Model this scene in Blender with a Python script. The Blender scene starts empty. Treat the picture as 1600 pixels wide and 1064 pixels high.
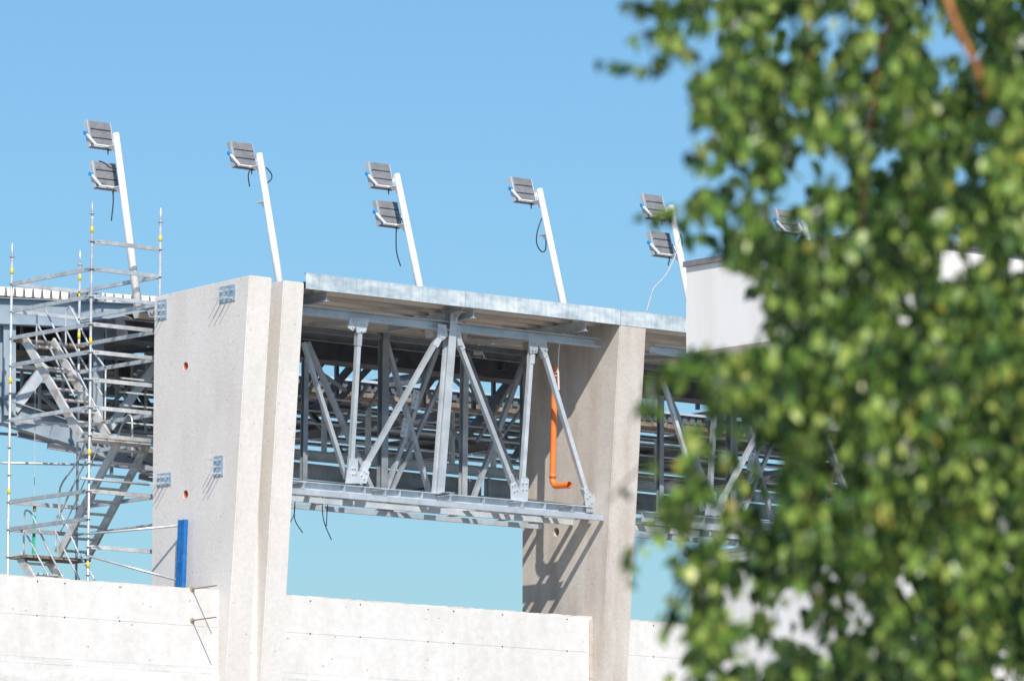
import bpy, bmesh, math, random
from mathutils import Vector as V, Matrix
R_ = math.radians
scn = bpy.context.scene
COL = scn.collection
random.seed(7)

# ------------------------------------------------------------------ camera
FPX, PIT, ROL, AZ = 8800.0, R_(7.6283), R_(0.1138), R_(50.5073)
CAM = V((0, 0, 1.7))
Fd = V((math.cos(PIT)*math.cos(AZ), math.cos(PIT)*math.sin(AZ), math.sin(PIT)))
Rd = V((math.sin(AZ), -math.cos(AZ), 0)); Ud = Rd.cross(Fd)
Rr = Rd*math.cos(ROL)+Ud*math.sin(ROL); Ur = Ud*math.cos(ROL)-Rd*math.sin(ROL)
cd = bpy.data.cameras.new('camera'); cam = bpy.data.objects.new('camera', cd); COL.objects.link(cam)
cam.matrix_world = Matrix(((Rr.x, Ur.x, -Fd.x, CAM.x), (Rr.y, Ur.y, -Fd.y, CAM.y), (Rr.z, Ur.z, -Fd.z, CAM.z), (0, 0, 0, 1)))
cd.sensor_width = 36; cd.lens = 36*FPX/1600; cd.clip_start = 0.5; cd.clip_end = 20000
cd.dof.use_dof = True; cd.dof.focus_distance = 101; cd.dof.aperture_fstop = 5.8
scn.camera = cam

# ------------------------------------------------------------------ light
SUN = V((-0.435, -0.73, 0.78)).normalized()          # towards the sun
w = bpy.data.worlds.new('World'); scn.world = w; w.use_nodes = True
nt = w.node_tree; bg = nt.nodes['Background']
sky = nt.nodes.new('ShaderNodeTexSky'); sky.sky_type = 'NISHITA'; sky.sun_disc = False
sky.sun_elevation = math.asin(SUN.z); sky.sun_rotation = math.atan2(SUN.x, SUN.y)
sky.air_density = 1.5; sky.dust_density = 0.8; sky.ozone_density = 8.0; sky.altitude = 0
tn = nt.nodes.new('ShaderNodeMix'); tn.data_type = 'RGBA'; tn.blend_type = 'MULTIPLY'; tn.inputs[0].default_value = 1; tn.inputs[7].default_value = (.79, 1, 1.13, 1)
nt.links.new(sky.outputs[0], tn.inputs[6]); nt.links.new(tn.outputs[2], bg.inputs[0]); bg.inputs[1].default_value = 0.0865
sl = bpy.data.lights.new('sun', 'SUN'); sl.energy = 4.2; sl.angle = R_(0.53); sl.color = (1, 0.93, 0.84)
so = bpy.data.objects.new('sun', sl); COL.objects.link(so); so.rotation_euler = SUN.to_track_quat('Z', 'Y').to_euler(); so.location = (0, 0, 60)
scn.view_settings.view_transform = 'Standard'; scn.view_settings.look = 'None'
scn.view_settings.exposure = 0.4; scn.view_settings.gamma = 1

# ------------------------------------------------------------------ helpers
def at(px, py, X=None, Y=None, Z=None, D=None, P=None, N=None):
    """Point of the place seen at a pixel of the photograph, on a plane of the place."""
    d = Fd + (px-800)/FPX*Rr - (py-532)/FPX*Ur
    if X is not None: t = (X-CAM.x)/d.x
    elif Y is not None: t = (Y-CAM.y)/d.y
    elif Z is not None: t = (Z-CAM.z)/d.z
    elif D is not None: t = D
    else: t = (V(P)-CAM).dot(V(N))/d.dot(V(N))
    return CAM + d*t
def proj(p):
    q = p-CAM; w_ = q.dot(Fd)
    return 800+FPX*q.dot(Rr)/w_, 532-FPX*q.dot(Ur)/w_
def tag(o, label=None, cat=None, group=None, kind=None):
    if label: o['label'] = label
    if cat: o['category'] = cat
    if group: o['group'] = group
    if kind: o['kind'] = kind
    return o
def thing(name, loc, label, cat, group=None):
    o = bpy.data.objects.new(name, None); o.location = loc; o.empty_display_size = .3
    COL.objects.link(o); return tag(o, label, cat, group)
WP = {}
def obj(name, bm, mat, parent=None, smooth=False, origin=None):
    """link a bmesh (built in world coordinates) as ONE mesh object under parent"""
    base = origin if origin is not None else (WP[parent.name] if parent is not None and parent.name in WP else (parent.location.copy() if parent is not None else V((0, 0, 0))))
    bmesh.ops.translate(bm, verts=bm.verts, vec=-V(base))
    me = bpy.data.meshes.new(name); bm.to_mesh(me); bm.free()
    if smooth:
        for p in me.polygons: p.use_smooth = True
    o = bpy.data.objects.new(name, me); COL.objects.link(o)
    me.materials.append(mat)
    if parent is not None:
        pb = WP.get(parent.name, parent.location.copy()); o.parent = parent; o.location = V(base)-V(pb)
    else: o.location = base
    WP[o.name] = V(base)
    return o
def NB(): return bmesh.new()
def box(bm, a, b):
    xs, ys, zs = zip(a, b); x0, x1 = sorted(xs); y0, y1 = sorted(ys); z0, z1 = sorted(zs)
    v = [bm.verts.new(p) for p in ((x0,y0,z0),(x1,y0,z0),(x1,y1,z0),(x0,y1,z0),(x0,y0,z1),(x1,y0,z1),(x1,y1,z1),(x0,y1,z1))]
    for f in ((3,2,1,0),(4,5,6,7),(0,1,5,4),(1,2,6,5),(2,3,7,6),(3,0,4,7)): bm.faces.new([v[i] for i in f])
def ext(bm, p0, p1, prof, up=(0,0,1)):
    """extrude a closed profile [(side,up)...] from p0 to p1"""
    p0, p1 = V(p0), V(p1); d = (p1-p0).normalized(); up = V(up)
    s = d.cross(up)
    if s.length < 1e-4: s = d.cross(V((0, 1, 0)))
    s.normalize(); u = s.cross(d)
    a = [bm.verts.new(p0+s*x+u*y) for x, y in prof]; b = [bm.verts.new(p1+s*x+u*y) for x, y in prof]
    n = len(prof)
    for i in range(n): bm.faces.new((a[i], a[(i+1) % n], b[(i+1) % n], b[i]))
    bm.faces.new(a[::-1]); bm.faces.new(b)
def R2(w_, h): return [(-w_/2, -h/2), (w_/2, -h/2), (w_/2, h/2), (-w_/2, h/2)]
def I2(w_, h, t=.012): return [(-w_/2,-h/2),(w_/2,-h/2),(w_/2,-h/2+t),(t/2,-h/2+t),(t/2,h/2-t),(w_/2,h/2-t),(w_/2,h/2),(-w_/2,h/2),(-w_/2,h/2-t),(-t/2,h/2-t),(-t/2,-h/2+t),(-w_/2,-h/2+t)]
def C2(w_, h, t=.01): return [(-w_/2,-h/2),(w_/2,-h/2),(w_/2,-h/2+t),(-w_/2+t,-h/2+t),(-w_/2+t,h/2-t),(w_/2,h/2-t),(w_/2,h/2),(-w_/2,h/2)]
def L2(w_, h, t=.01): return [(-w_/2,-h/2),(w_/2,-h/2),(w_/2,-h/2+t),(-w_/2+t,-h/2+t),(-w_/2+t,h/2),(-w_/2,h/2)]
def bar(bm, p0, p1, w_, h, up=(0,0,1)): ext(bm, p0, p1, R2(w_, h), up)
def tube(bm, pts, r, n=8, r1=None, caps=True):
    pts = [V(p) for p in pts]; rings = []; prev = None
    for i, p in enumerate(pts):
        d = (pts[min(i+1, len(pts)-1)]-pts[max(i-1, 0)]).normalized()
        if prev is None:
            s = d.cross(V((0, 0, 1)))
            if s.length < 1e-3: s = d.cross(V((0, 1, 0)))
            s.normalize()
        else: s = (prev - d*prev.dot(d)).normalized()
        prev = s; u = d.cross(s); rr = r if r1 is None else r+(r1-r)*i/(len(pts)-1)
        rings.append([bm.verts.new(p+rr*(math.cos(k*2*math.pi/n)*s+math.sin(k*2*math.pi/n)*u)) for k in range(n)])
    for a, b in zip(rings, rings[1:]):
        for k in range(n): bm.faces.new((a[k], a[(k+1) % n], b[(k+1) % n], b[k]))
    if caps: bm.faces.new(rings[0][::-1]); bm.faces.new(rings[-1])
def curve(pts, k=6):
    """Catmull-Rom through pts"""
    pts = [V(p) for p in pts]; q = [pts[0]]+pts+[pts[-1]]; out = []
    for i in range(1, len(q)-2):
        a, b, c, d = q[i-1:i+3]
        for j in range(k):
            t = j/k; out.append(.5*((2*b)+(c-a)*t+(2*a-5*b+4*c-d)*t*t+(3*b-a-3*c+d)*t**3))
    out.append(pts[-1]); return out
def plate(bm, pts, nrm, t):
    """flat plate from outline points, thickness t along nrm"""
    nrm = V(nrm).normalized()
    a = [bm.verts.new(V(p)-nrm*t/2) for p in pts]; b = [bm.verts.new(V(p)+nrm*t/2) for p in pts]; n = len(pts)
    for i in range(n): bm.faces.new((a[i], a[(i+1) % n], b[(i+1) % n], b[i]))
    bm.faces.new(a[::-1]); bm.faces.new(b)
def fixn(bm): bmesh.ops.recalc_face_normals(bm, faces=bm.faces)

# ------------------------------------------------------------------ materials
def mat(name, c0, c1, scale=3.0, rough=.6, metal=0.0, stretch=(1,1,1), detail=6, fine=None, bump=0, pores=0, contrast=(.35,.65), stain=None, vary=0):
    m = bpy.data.materials.new(name); m.use_nodes = True; t = m.node_tree; N = t.nodes; L = t.links
    b = N['Principled BSDF']; b.inputs['Roughness'].default_value = rough; b.inputs['Metallic'].default_value = metal
    tc = N.new('ShaderNodeTexCoord'); mp = N.new('ShaderNodeMapping'); mp.inputs['Scale'].default_value = stretch
    geo = N.new('ShaderNodeNewGeometry'); L.new(geo.outputs['Position'], mp.inputs[0])
    n1 = N.new('ShaderNodeTexNoise'); n1.inputs['Scale'].default_value = scale; n1.inputs['Detail'].default_value = detail; n1.inputs['Roughness'].default_value = .6
    L.new(mp.outputs[0], n1.inputs['Vector'])
    cr = N.new('ShaderNodeValToRGB'); cr.color_ramp.elements[0].position, cr.color_ramp.elements[1].position = contrast
    cr.color_ramp.elements[0].color = (*c0, 1); cr.color_ramp.elements[1].color = (*c1, 1)
    L.new(n1.outputs['Fac'], cr.inputs[0]); out = cr.outputs[0]
    def mulby(fac_out, lo, out, p0=.4, p1=.6, col=None):
        r = N.new('ShaderNodeValToRGB'); r.color_ramp.elements[0].position = p0; r.color_ramp.elements[1].position = p1
        r.color_ramp.elements[0].color = (*(col or (lo, lo, lo)), 1); r.color_ramp.elements[1].color = (1, 1, 1, 1)
        L.new(fac_out, r.inputs[0]); mx = N.new('ShaderNodeMix'); mx.data_type = 'RGBA'; mx.blend_type = 'MULTIPLY'; mx.inputs[0].default_value = 1
        L.new(out, mx.inputs[6]); L.new(r.outputs[0], mx.inputs[7]); return mx.outputs[2]
    if vary:
        oi = N.new('ShaderNodeObjectInfo'); mr = N.new('ShaderNodeMapRange'); mr.inputs[3].default_value = 1-vary; mr.inputs[4].default_value = 1+vary*.5
        L.new(oi.outputs['Random'], mr.inputs[0]); mv = N.new('ShaderNodeVectorMath'); mv.operation = 'SCALE'; L.new(out, mv.inputs[0]); L.new(mr.outputs[0], mv.inputs['Scale']); out = mv.outputs[0]
    if fine:
        n2 = N.new('ShaderNodeTexNoise'); n2.inputs['Scale'].default_value = fine; n2.inputs['Detail'].default_value = 3
        L.new(geo.outputs['Position'], n2.inputs['Vector']); out = mulby(n2.outputs['Fac'], .92, out, .35, .65)
    if stain:
        mp2 = N.new('ShaderNodeMapping'); mp2.inputs['Scale'].default_value = stain[1]; L.new(geo.outputs['Position'], mp2.inputs[0])
        n3 = N.new('ShaderNodeTexNoise'); n3.inputs['Scale'].default_value = stain[0]; n3.inputs['Detail'].default_value = 5
        L.new(mp2.outputs[0], n3.inputs['Vector']); out = mulby(n3.outputs['Fac'], 0, out, stain[3], stain[4], stain[2])
    if pores:
        vo = N.new('ShaderNodeTexVoronoi'); vo.inputs['Scale'].default_value = pores
        L.new(geo.outputs['Position'], vo.inputs['Vector'])
        r = N.new('ShaderNodeValToRGB'); r.color_ramp.elements[0].position = .03; r.color_ramp.elements[1].position = .09
        r.color_ramp.elements[0].color = (.45, .42, .4, 1); r.color_ramp.elements[1].color = (1, 1, 1, 1)
        L.new(vo.outputs['Distance'], r.inputs[0]); mx = N.new('ShaderNodeMix'); mx.data_type = 'RGBA'; mx.blend_type = 'MULTIPLY'; mx.inputs[0].default_value = 1
        L.new(out, mx.inputs[6]); L.new(r.outputs[0], mx.inputs[7]); out = mx.outputs[2]
    L.new(out, b.inputs['Base Color'])
    if bump:
        bp = N.new('ShaderNodeBump'); bp.inputs['Strength'].default_value = bump; bp.inputs['Distance'].default_value = .02
        nb = N.new('ShaderNodeTexNoise'); nb.inputs['Scale'].default_value = 22; nb.inputs['Detail'].default_value = 6
        L.new(geo.outputs['Position'], nb.inputs['Vector']); L.new(nb.outputs['Fac'], bp.inputs['Height']); L.new(bp.outputs[0], b.inputs['Normal'])
    return m
M = {}
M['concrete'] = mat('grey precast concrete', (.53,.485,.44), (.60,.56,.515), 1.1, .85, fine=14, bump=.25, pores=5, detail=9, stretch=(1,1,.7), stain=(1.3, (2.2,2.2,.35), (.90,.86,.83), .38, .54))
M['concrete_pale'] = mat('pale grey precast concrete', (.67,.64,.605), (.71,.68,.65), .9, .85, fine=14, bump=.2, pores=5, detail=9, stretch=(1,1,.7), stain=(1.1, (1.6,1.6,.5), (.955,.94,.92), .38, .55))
M['concrete_white'] = mat('pale cast concrete', (.655,.64,.62), (.705,.69,.67), .9, .85, fine=9, bump=.2, pores=4, detail=8, stain=(2.2, (1.6,1.6,.3), (.945,.935,.92), .33, .55))
M['wall_foot'] = mat('damp grey concrete foot', (.56,.55,.53), (.74,.73,.71), 1.6, .85, fine=9, bump=.3, stretch=(.4,.4,2))
M['cap'] = mat('pinkish laitance on wall top', (.55,.49,.44), (.78,.74,.70), 2.5, .85, fine=12)
M['galv'] = mat('galvanised steel', (.50,.555,.60), (.66,.71,.75), 2.2, .45, .35, detail=6, vary=.22, fine=9)
M['galv_blue'] = mat('bluish galvanised plate', (.24,.34,.43), (.40,.50,.58), 6, .5, .2)
M['galv_fascia'] = mat('blotchy galvanised sheet', (.42,.50,.54), (.72,.77,.79), 2.0, .5, .2, stretch=(1,1,2.2), detail=9, fine=10, contrast=(.36,.62), stain=(3, (5,5,.5), (.84,.87,.88), .38, .55))
M['galv_rear'] = mat('galvanised steel darkened for shade', (.14,.155,.175), (.22,.24,.26), 4, .55, .3, fine=20)  # darker copy of galv, the shade under the roof put into its colour
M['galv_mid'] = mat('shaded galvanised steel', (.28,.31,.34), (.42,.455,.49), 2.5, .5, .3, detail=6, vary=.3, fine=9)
M['deck'] = mat('deck sheet tinted by ground bounce', (.50,.45,.40), (.60,.55,.49), 2, .34, .55, stretch=(.3,1,1))  # beige carries the warm light bounced from the ground onto the steel
M['deck_end'] = mat('white coated deck sheet', (.80,.79,.77), (.88,.87,.85), 2, .5, 0)
M['roof_dark'] = mat('dark grey roof sheet', (.035,.04,.048), (.075,.08,.09), 1.2, .6, .1, stretch=(.3,1,1))
M['dark_steel'] = mat('dark primer steel', (.05,.055,.065), (.10,.105,.12), 3, .6, .2)
M['timber'] = mat('brown weathered planks', (.16,.12,.09), (.34,.27,.21), 5, .8, stretch=(.5,3,1), fine=30)
M['web'] = mat('girder steel tinted by reflected sky', (.23,.30,.36), (.34,.41,.47), 1.4, .5, .2, detail=6)  # blue grey tint puts the reflected sky into the girder colour
M['scaf'] = mat('worn scaffold steel', (.50,.52,.54), (.74,.75,.75), 6, .42, .45, fine=40, vary=.2)
M['alu'] = mat('aluminium stair', (.56,.55,.53), (.72,.71,.69), 5, .45, .3, fine=25, stain=(4, (1,1,1), (.74,.65,.56), .34, .44))
M['yellow'] = mat('yellow sticker', (.78,.52,.0), (.88,.64,.02), 20, .5)
M['orange'] = mat('orange pvc pipe', (.72,.17,.035), (.82,.22,.05), 3, .38)
M['orange_in'] = mat('red pipe lining', (.50,.06,.02), (.62,.10,.03), 3, .5)
M['blue'] = mat('blue painted steel', (.01,.13,.42), (.03,.20,.52), 6, .4, .1, fine=20)
M['bluecap'] = mat('blue plastic cap', (.01,.25,.62), (.02,.30,.70), 6, .4)
M['white_paint'] = mat('white powder coat', (.78,.79,.79), (.86,.87,.87), 3, .3, .1)
M['lamp'] = mat('grey cast aluminium lamp', (.25,.255,.265), (.33,.335,.345), 5, .55, .1)
M['lamp_gap'] = mat('dark blue lamp slot', (.02,.04,.08), (.05,.08,.13), 5, .5)
M['black'] = mat('black cable', (.012,.018,.028), (.03,.04,.055), 5, .5)
M['hole'] = mat('shadowy hole', (.02,.02,.02), (.05,.045,.04), 9, .9)
M['rust'] = mat('rusty rod', (.22,.13,.07), (.36,.24,.14), 20, .7, .3)
M['rust_disc'] = mat('rusty washer', (.26,.18,.11), (.48,.36,.24), 20, .7, .2)
M['white_tape'] = mat('white strap', (.75,.74,.72), (.85,.84,.82), 9, .6)
M['green'] = mat('green sling', (.03,.42,.22), (.06,.52,.30), 9, .6)
M['cord'] = mat('grey cord', (.40,.42,.45), (.52,.54,.56), 9, .6)
M['render_white'] = mat('white render', (.74,.725,.70), (.80,.785,.76), .5, .8, stain=(1.2, (1.6,1.6,.2), (.93,.91,.89), .35, .6))
M['cap_grey'] = mat('grey coping', (.16,.16,.17), (.24,.24,.25), 3, .6)
M['ground'] = mat('sandy building ground', (.30,.26,.21), (.44,.39,.33), .25, .95, fine=2, detail=8)
M['twig'] = mat('thin twig bark', (.035,.032,.015), (.08,.05,.022), 30, .6)
M['bark'] = mat('brown twig bark', (.30,.11,.035), (.50,.20,.07), 30, .6)
M['trunk'] = mat('pale birch bark', (.20,.17,.14), (.68,.66,.62), 3, .8, stretch=(1,1,7), contrast=(.4,.5))
M['leaf'] = None
def leafmat():
    m = bpy.data.materials.new('birch leaf'); m.use_nodes = True; t = m.node_tree; N = t.nodes; L = t.links
    b = N['Principled BSDF']; out = N['Material Output']; b.inputs['Roughness'].default_value = .36
    geo = N.new('ShaderNodeNewGeometry'); cr = N.new('ShaderNodeValToRGB'); e = cr.color_ramp.elements
    e[0].position = 0; e[0].color = (.010, .028, .006, 1); e[1].position = 1; e[1].color = (.42, .36, .06, 1)
    for p, c in ((.28, (.024, .066, .011)), (.46, (.066, .15, .024)), (.66, (.17, .29, .045)), (.86, (.30, .42, .08)), (.975, (.44, .52, .12))):  # leaf tones vary; darkest and brightest also stand in for crown shade and sun
        x = e.new(p); x.color = (*c, 1)
    L.new(geo.outputs['Random Per Island'], cr.inputs[0]); L.new(cr.outputs[0], b.inputs['Base Color'])
    tr = N.new('ShaderNodeBsdfTranslucent'); hs = N.new('ShaderNodeHueSaturation'); hs.inputs['Value'].default_value = 1.6; hs.inputs['Hue'].default_value = .485
    L.new(cr.outputs[0], hs.inputs['Color']); L.new(hs.outputs[0], tr.inputs[0])
    mx = N.new('ShaderNodeMixShader'); mx.inputs[0].default_value = .22
    L.new(b.outputs[0], mx.inputs[1]); L.new(tr.outputs[0], mx.inputs[2]); L.new(mx.outputs[0], out.inputs[0]); return m
M['leaf'] = leafmat()

# ------------------------------------------------------------------ ground
bm = NB(); box(bm, (-4000, -4000, -.5), (6000, 6000, 0)); g = obj('ground', bm, M['ground']); tag(g, kind='structure')

# ------------------------------------------------------------------ key lines of the stand
XP, X2, X3 = 58.86, 67.46, 76.06
YBK = 81.55
ZO = 1.7
def yfront(z): return 78.69 + (14.30+ZO-z)*.083
YW = 79.50
ZWALL = at(443, 928, Y=YW).z

def cut(o, cyls):
    """bore round holes through a mesh for good"""
    for (c, r, half) in cyls:
        b2 = NB(); tube(b2, [V(c)-V((half, 0, 0)), V(c)+V((half, 0, 0))], r, 24); fixn(b2)
        co = obj('cutter', b2, M['hole']); md = o.modifiers.new('b', 'BOOLEAN'); md.object = co; md.solver = 'EXACT'
        bpy.context.view_layer.update(); dg = bpy.context.evaluated_depsgraph_get()
        me = bpy.data.meshes.new_from_object(o.evaluated_get(dg)); o.modifiers.clear(); o.data = me
        bpy.data.objects.remove(co, do_unlink=True)
def fin(x0, x1, label, ztf, ztb, ybk=YBK, holes=(), lined=True, m='concrete'):
    root = thing('concrete_fin', (x0, ybk, 0), label, 'concrete pier', 'tall concrete fins carrying the stand roof')
    prof = [(ybk, 0), (ybk, ztb), (yfront(ztf), ztf), (yfront(8), 8), (yfront(8), 0)]
    bm = NB(); a = [bm.verts.new((x0, y, z)) for y, z in prof]; b = [bm.verts.new((x1, y, z)) for y, z in prof]; n = len(prof)
    for i in range(n): bm.faces.new((a[i], a[(i+1) % n], b[(i+1) % n], b[i]))
    bm.faces.new(a[::-1]); bm.faces.new(b); fixn(bm)
    bmesh.ops.bevel(bm, geom=bm.edges[:], offset=.018, segments=2, affect='EDGES')
    o = obj('shaft', bm, M[m], root, origin=V((0, 0, 0)))
    if holes: cut(o, [((x0, c.y, c.z), r, .9) for c, r in holes])
    o.location = -V(root.location)
    if lined:
        for c, r in holes:
            bm = NB(); n = 24
            ri = [[bm.verts.new((x, c.y+q*math.cos(k*2*math.pi/n), c.z+q*math.sin(k*2*math.pi/n))) for k in range(n)] for x, q in ((x0+.015, r-.001), (x1-.03, r-.001), (x1-.03, r-.012), (x0+.015, r-.012))]
            for i in range(4):
                for k in range(n): bm.faces.new((ri[i][k], ri[i][(k+1) % n], ri[(i+1) % 4][(k+1) % n], ri[(i+1) % 4][k]))
            fixn(bm); obj('hole_sleeve', bm, M['orange_in'], root, True)
    return root
zt = 14.30+ZO; ztb = at(240, 464, X=XP).z
holes = [(at(290, 572, X=XP), .075), (at(290, 772, X=XP), .075)]
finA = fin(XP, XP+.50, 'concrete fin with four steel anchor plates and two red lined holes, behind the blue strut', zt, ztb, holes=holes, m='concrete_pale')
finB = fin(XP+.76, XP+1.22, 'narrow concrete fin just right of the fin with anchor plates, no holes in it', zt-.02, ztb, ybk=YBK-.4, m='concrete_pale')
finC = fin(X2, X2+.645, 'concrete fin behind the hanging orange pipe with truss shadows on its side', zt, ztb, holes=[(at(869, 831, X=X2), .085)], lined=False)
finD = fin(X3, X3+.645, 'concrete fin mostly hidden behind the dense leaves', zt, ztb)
# recessed web between the twin fins
bm = NB(); box(bm, (XP+.485, yfront(zt)+.72, 0), (XP+.775, YBK-.5, zt-.12)); obj('joint_web', bm, M['concrete_pale'], finA)
# dark plug deep in the unlined hole
c = at(869, 831, X=X2); 
# anchor plates with studs and their washers
def anchor(c, w_, h, nx, nz):
    root = finA; bm = NB(); x = XP-.004
    box(bm, (x-.012, c.y-w_/2, c.z-h/2), (x+.003, c.y+w_/2, c.z+h/2)); pl = obj('anchor_plate', bm, M['galv_blue'], root, origin=V(c))
    for i in range(nx):
        for j in range(nz):
            y = c.y-w_/2+w_*(i+.5)/nx; z = c.z-h/2+h*(j+.35)/nz; bm = NB()
            tube(bm, [(x-.01, y, z), (x-.24, y, z)], .007, 6); tube(bm, [(x-.013, y, z), (x-.035, y, z)], .017, 6)
            obj('stud', bm, M['galv'], pl, origin=V((x, y, z)))
anchor(at(356, 459, X=XP), .46, .29, 3, 2)
anchor(at(254, 484, X=XP), .28, .36, 2, 3)
anchor(at(342, 728, X=XP), .27, .36, 2, 3)
anchor(at(257, 749, X=XP), .42, .23, 3, 2)

# ------------------------------------------------------------------ parapet walls of cast concrete
def wall(x0, x1, label, joints, ties, rods=(), step=0):
    root = thing('concrete_wall', ((x0+x1)/2, YW, 0), label, 'concrete wall', 'pale concrete walls between the fins')
    zs = ZWALL-.67; zf = at(340, 1044, Y=YW).z; g = .0045
    bm = NB(); box(bm, (x0, YW+.005, 0), (x1, YW+.28, ZWALL-.04))
    xs = [x0]+joints+[x1]
    for a, b in zip(xs, xs[1:]):
        box(bm, (a+g, YW, zs+g), (b-g, YW+.05, ZWALL-.035)); box(bm, (a+g, YW, zf+g), (b-g, YW+.05, zs-g))
    obj('panel_face', bm, M['concrete_white'], root)
    bm = NB(); random.seed(int(x0)); n = 60
    for i in range(n):                                   # rough trowelled top edge
        a = x0+(x1-x0)*i/n; b = x0+(x1-x0)*(i+1)/n; zz = ZWALL-.04+random.uniform(.028, .044)
        box(bm, (a, YW+.004, ZWALL-.0395), (b, YW+.275, zz))
    obj('wall_top', bm, M['cap'], root)
    bm = NB(); box(bm, (x0, YW-.006, zf-.10), (x1, YW+.008, zf)); box(bm, (x0, YW-.02, 0), (x1, YW+.008, zf-.105)); obj('wall_foot', bm, M['wall_foot'], root)
    bm = NB()
    for px in ties:
        X = at(px, 950, Y=YW).x
        for z in (ZWALL-.085, zs): tube(bm, [(X, YW-.003, z), (X, YW+.02, z)], .0145, 10)
    obj('tie_hole', bm, M['hole'], root)
    for px, py in rods:
        c = at(px, py, Y=YW); bm = NB(); tube(bm, [c+V((0, .02, 0)), c+V((0, -.72, .015))], .011, 8); r_ = obj('tie_rod', bm, M['rust'], root)
        bm = NB(); tube(bm, [c+V((0, 0, 0)), c+V((0, -.02, 0))], .042, 16); tube(bm, [c+V((0, -.02, 0)), c+V((0, -.06, 0))], .022, 6); obj('washer', bm, M['rust_disc'], r_)
    return root
jx = lambda px: at(px, 950, Y=YW).x
wall(46.0, XP-.003, 'pale concrete wall below the scaffold with two rusty tie rods sticking out', [jx(-420), jx(101)], [-60, 58, 101, 187], rods=[(300, 920), (300, 969)])
wl = wall(XP+1.223, X2-.003, 'pale concrete wall below the open steel platform, between two concrete fins', [jx(484), jx(708)], [485, 563, 669, 709, 785, 886])
wall(X2+.648, X3-.003, 'pale concrete wall partly behind leaves, right of the fin with truss shadows', [jx(1021)], [1021, 1100])
# rough grout strip where the middle wall meets the fin
bm = NB()
for i in range(24):
    z0 = ZWALL-.05-i*.11; box(bm, (X2-.075-random.uniform(0, .012), YW-.012-random.uniform(0, .012), z0-.11), (X2-.002, YW+.1, z0))
obj('grout_strip', bm, M['concrete'], wl)

# ------------------------------------------------------------------ roof edge over each bay
ZF1 = 14.46+ZO; ZF0 = ZF1-.285
def wave(bm, x0, x1, y0, y1, z, pitch=.46, h=.10):
    """trapezoidal sheet, ribs along X"""
    ys = []; y = y0
    while y < y1:
        ys += [(y, z), (y+pitch*.2, z), (y+pitch*.33, z+h), (y+pitch*.87, z+h)]; y += pitch
    ys.append((min(y, y1), z)); t = .01
    a = [[bm.verts.new((x, yy, zz)) for yy, zz in ys] for x in (x0, x1)]
    b = [[bm.verts.new((x, yy, zz+t)) for yy, zz in ys] for x in (x0, x1)]
    for i in range(len(ys)-1):
        bm.faces.new((a[0][i], a[1][i], a[1][i+1], a[0][i+1])); bm.faces.new((b[0][i], b[0][i+1], b[1][i+1], b[1][i]))
        bm.faces.new((a[0][i], a[0][i+1], b[0][i+1], b[0][i])); bm.faces.new((a[1][i], b[1][i], b[1][i+1], a[1][i+1]))
def roof_edge(x0, x1, label, seams):
    root = thing('roof_edge', ((x0+x1)/2, 79, ZF0), label, 'roof edge', 'roof edges of the stand bays')
    bm = NB(); xs = [x0]+seams+[x1]
    for i, (a, b) in enumerate(zip(xs, xs[1:])):
        o_ = .004*(i % 2)
        ext(bm, (a+.004, 78.70-o_, (ZF0+ZF1)/2), (b-.004, 78.70-o_, (ZF0+ZF1)/2), [(.008, -.1425), (-.03, -.1425), (-.03, -.135), (-.004, -.135), (-.004, .135), (-.05, .135), (-.05, .1425), (.008, .1425)])
        box(bm, (a+.004, 78.69, ZF1-.012), (b-.004, 78.78, ZF1-.002))
    fixn(bm); obj('fascia', bm, M['galv_fascia'], root)
    bm = NB(); wave(bm, x0+.01, x1-.01, 78.76, 84.0, ZF0+.01); obj('decking', bm, M['deck'], root)
    bm = NB(); box(bm, (x0+.01, 78.74, ZF0+.122), (x1-.01, 82.2, ZF0+.13)); obj('insulation', bm, M['roof_dark'], root)
    for xx in (x0+.55, (x0+x1)/2+.25, x1-.75):           # short outriggers to the fascia
        bm = NB(); ext(bm, (xx, 78.80, ZF0-.075), (xx, 81.3, ZF0-.075), I2(.10, .18)); fixn(bm); obj('outrigger', bm, M['galv'], root)
    for yy in (82.9,):
        bm = NB(); ext(bm, (x0+.1, yy, ZF0-.10), (x1-.1, yy, ZF0-.10), I2(.1, .2)); fixn(bm); obj('deck_beam', bm, M['galv_rear'], root)
    for a, b in (((x0+.2, 79.3), (x0+1.8, 81.2)), ((x0+3.6, 79.3), (x0+2.0, 81.2)), ((x0+4.1, 79.3), (x0+5.7, 81.2)), ((x1-.4, 79.3), (x0+5.9, 81.2))):
        bm = NB(); bar(bm, (a[0], a[1], ZF0-.2), (b[0], b[1], ZF0-.2), .07, .07); obj('wind_brace', bm, M['galv'], root)
    return root
roof_edge(XP+1.25, X2+.0, 'blotchy galvanised roof edge over the bay with the hanging orange pipe', [at(727, 460, Y=78.7).x])
roof_edge(X2+.01, X3, 'galvanised roof edge running behind the leaves past the white building', [X2+3.6])

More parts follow.
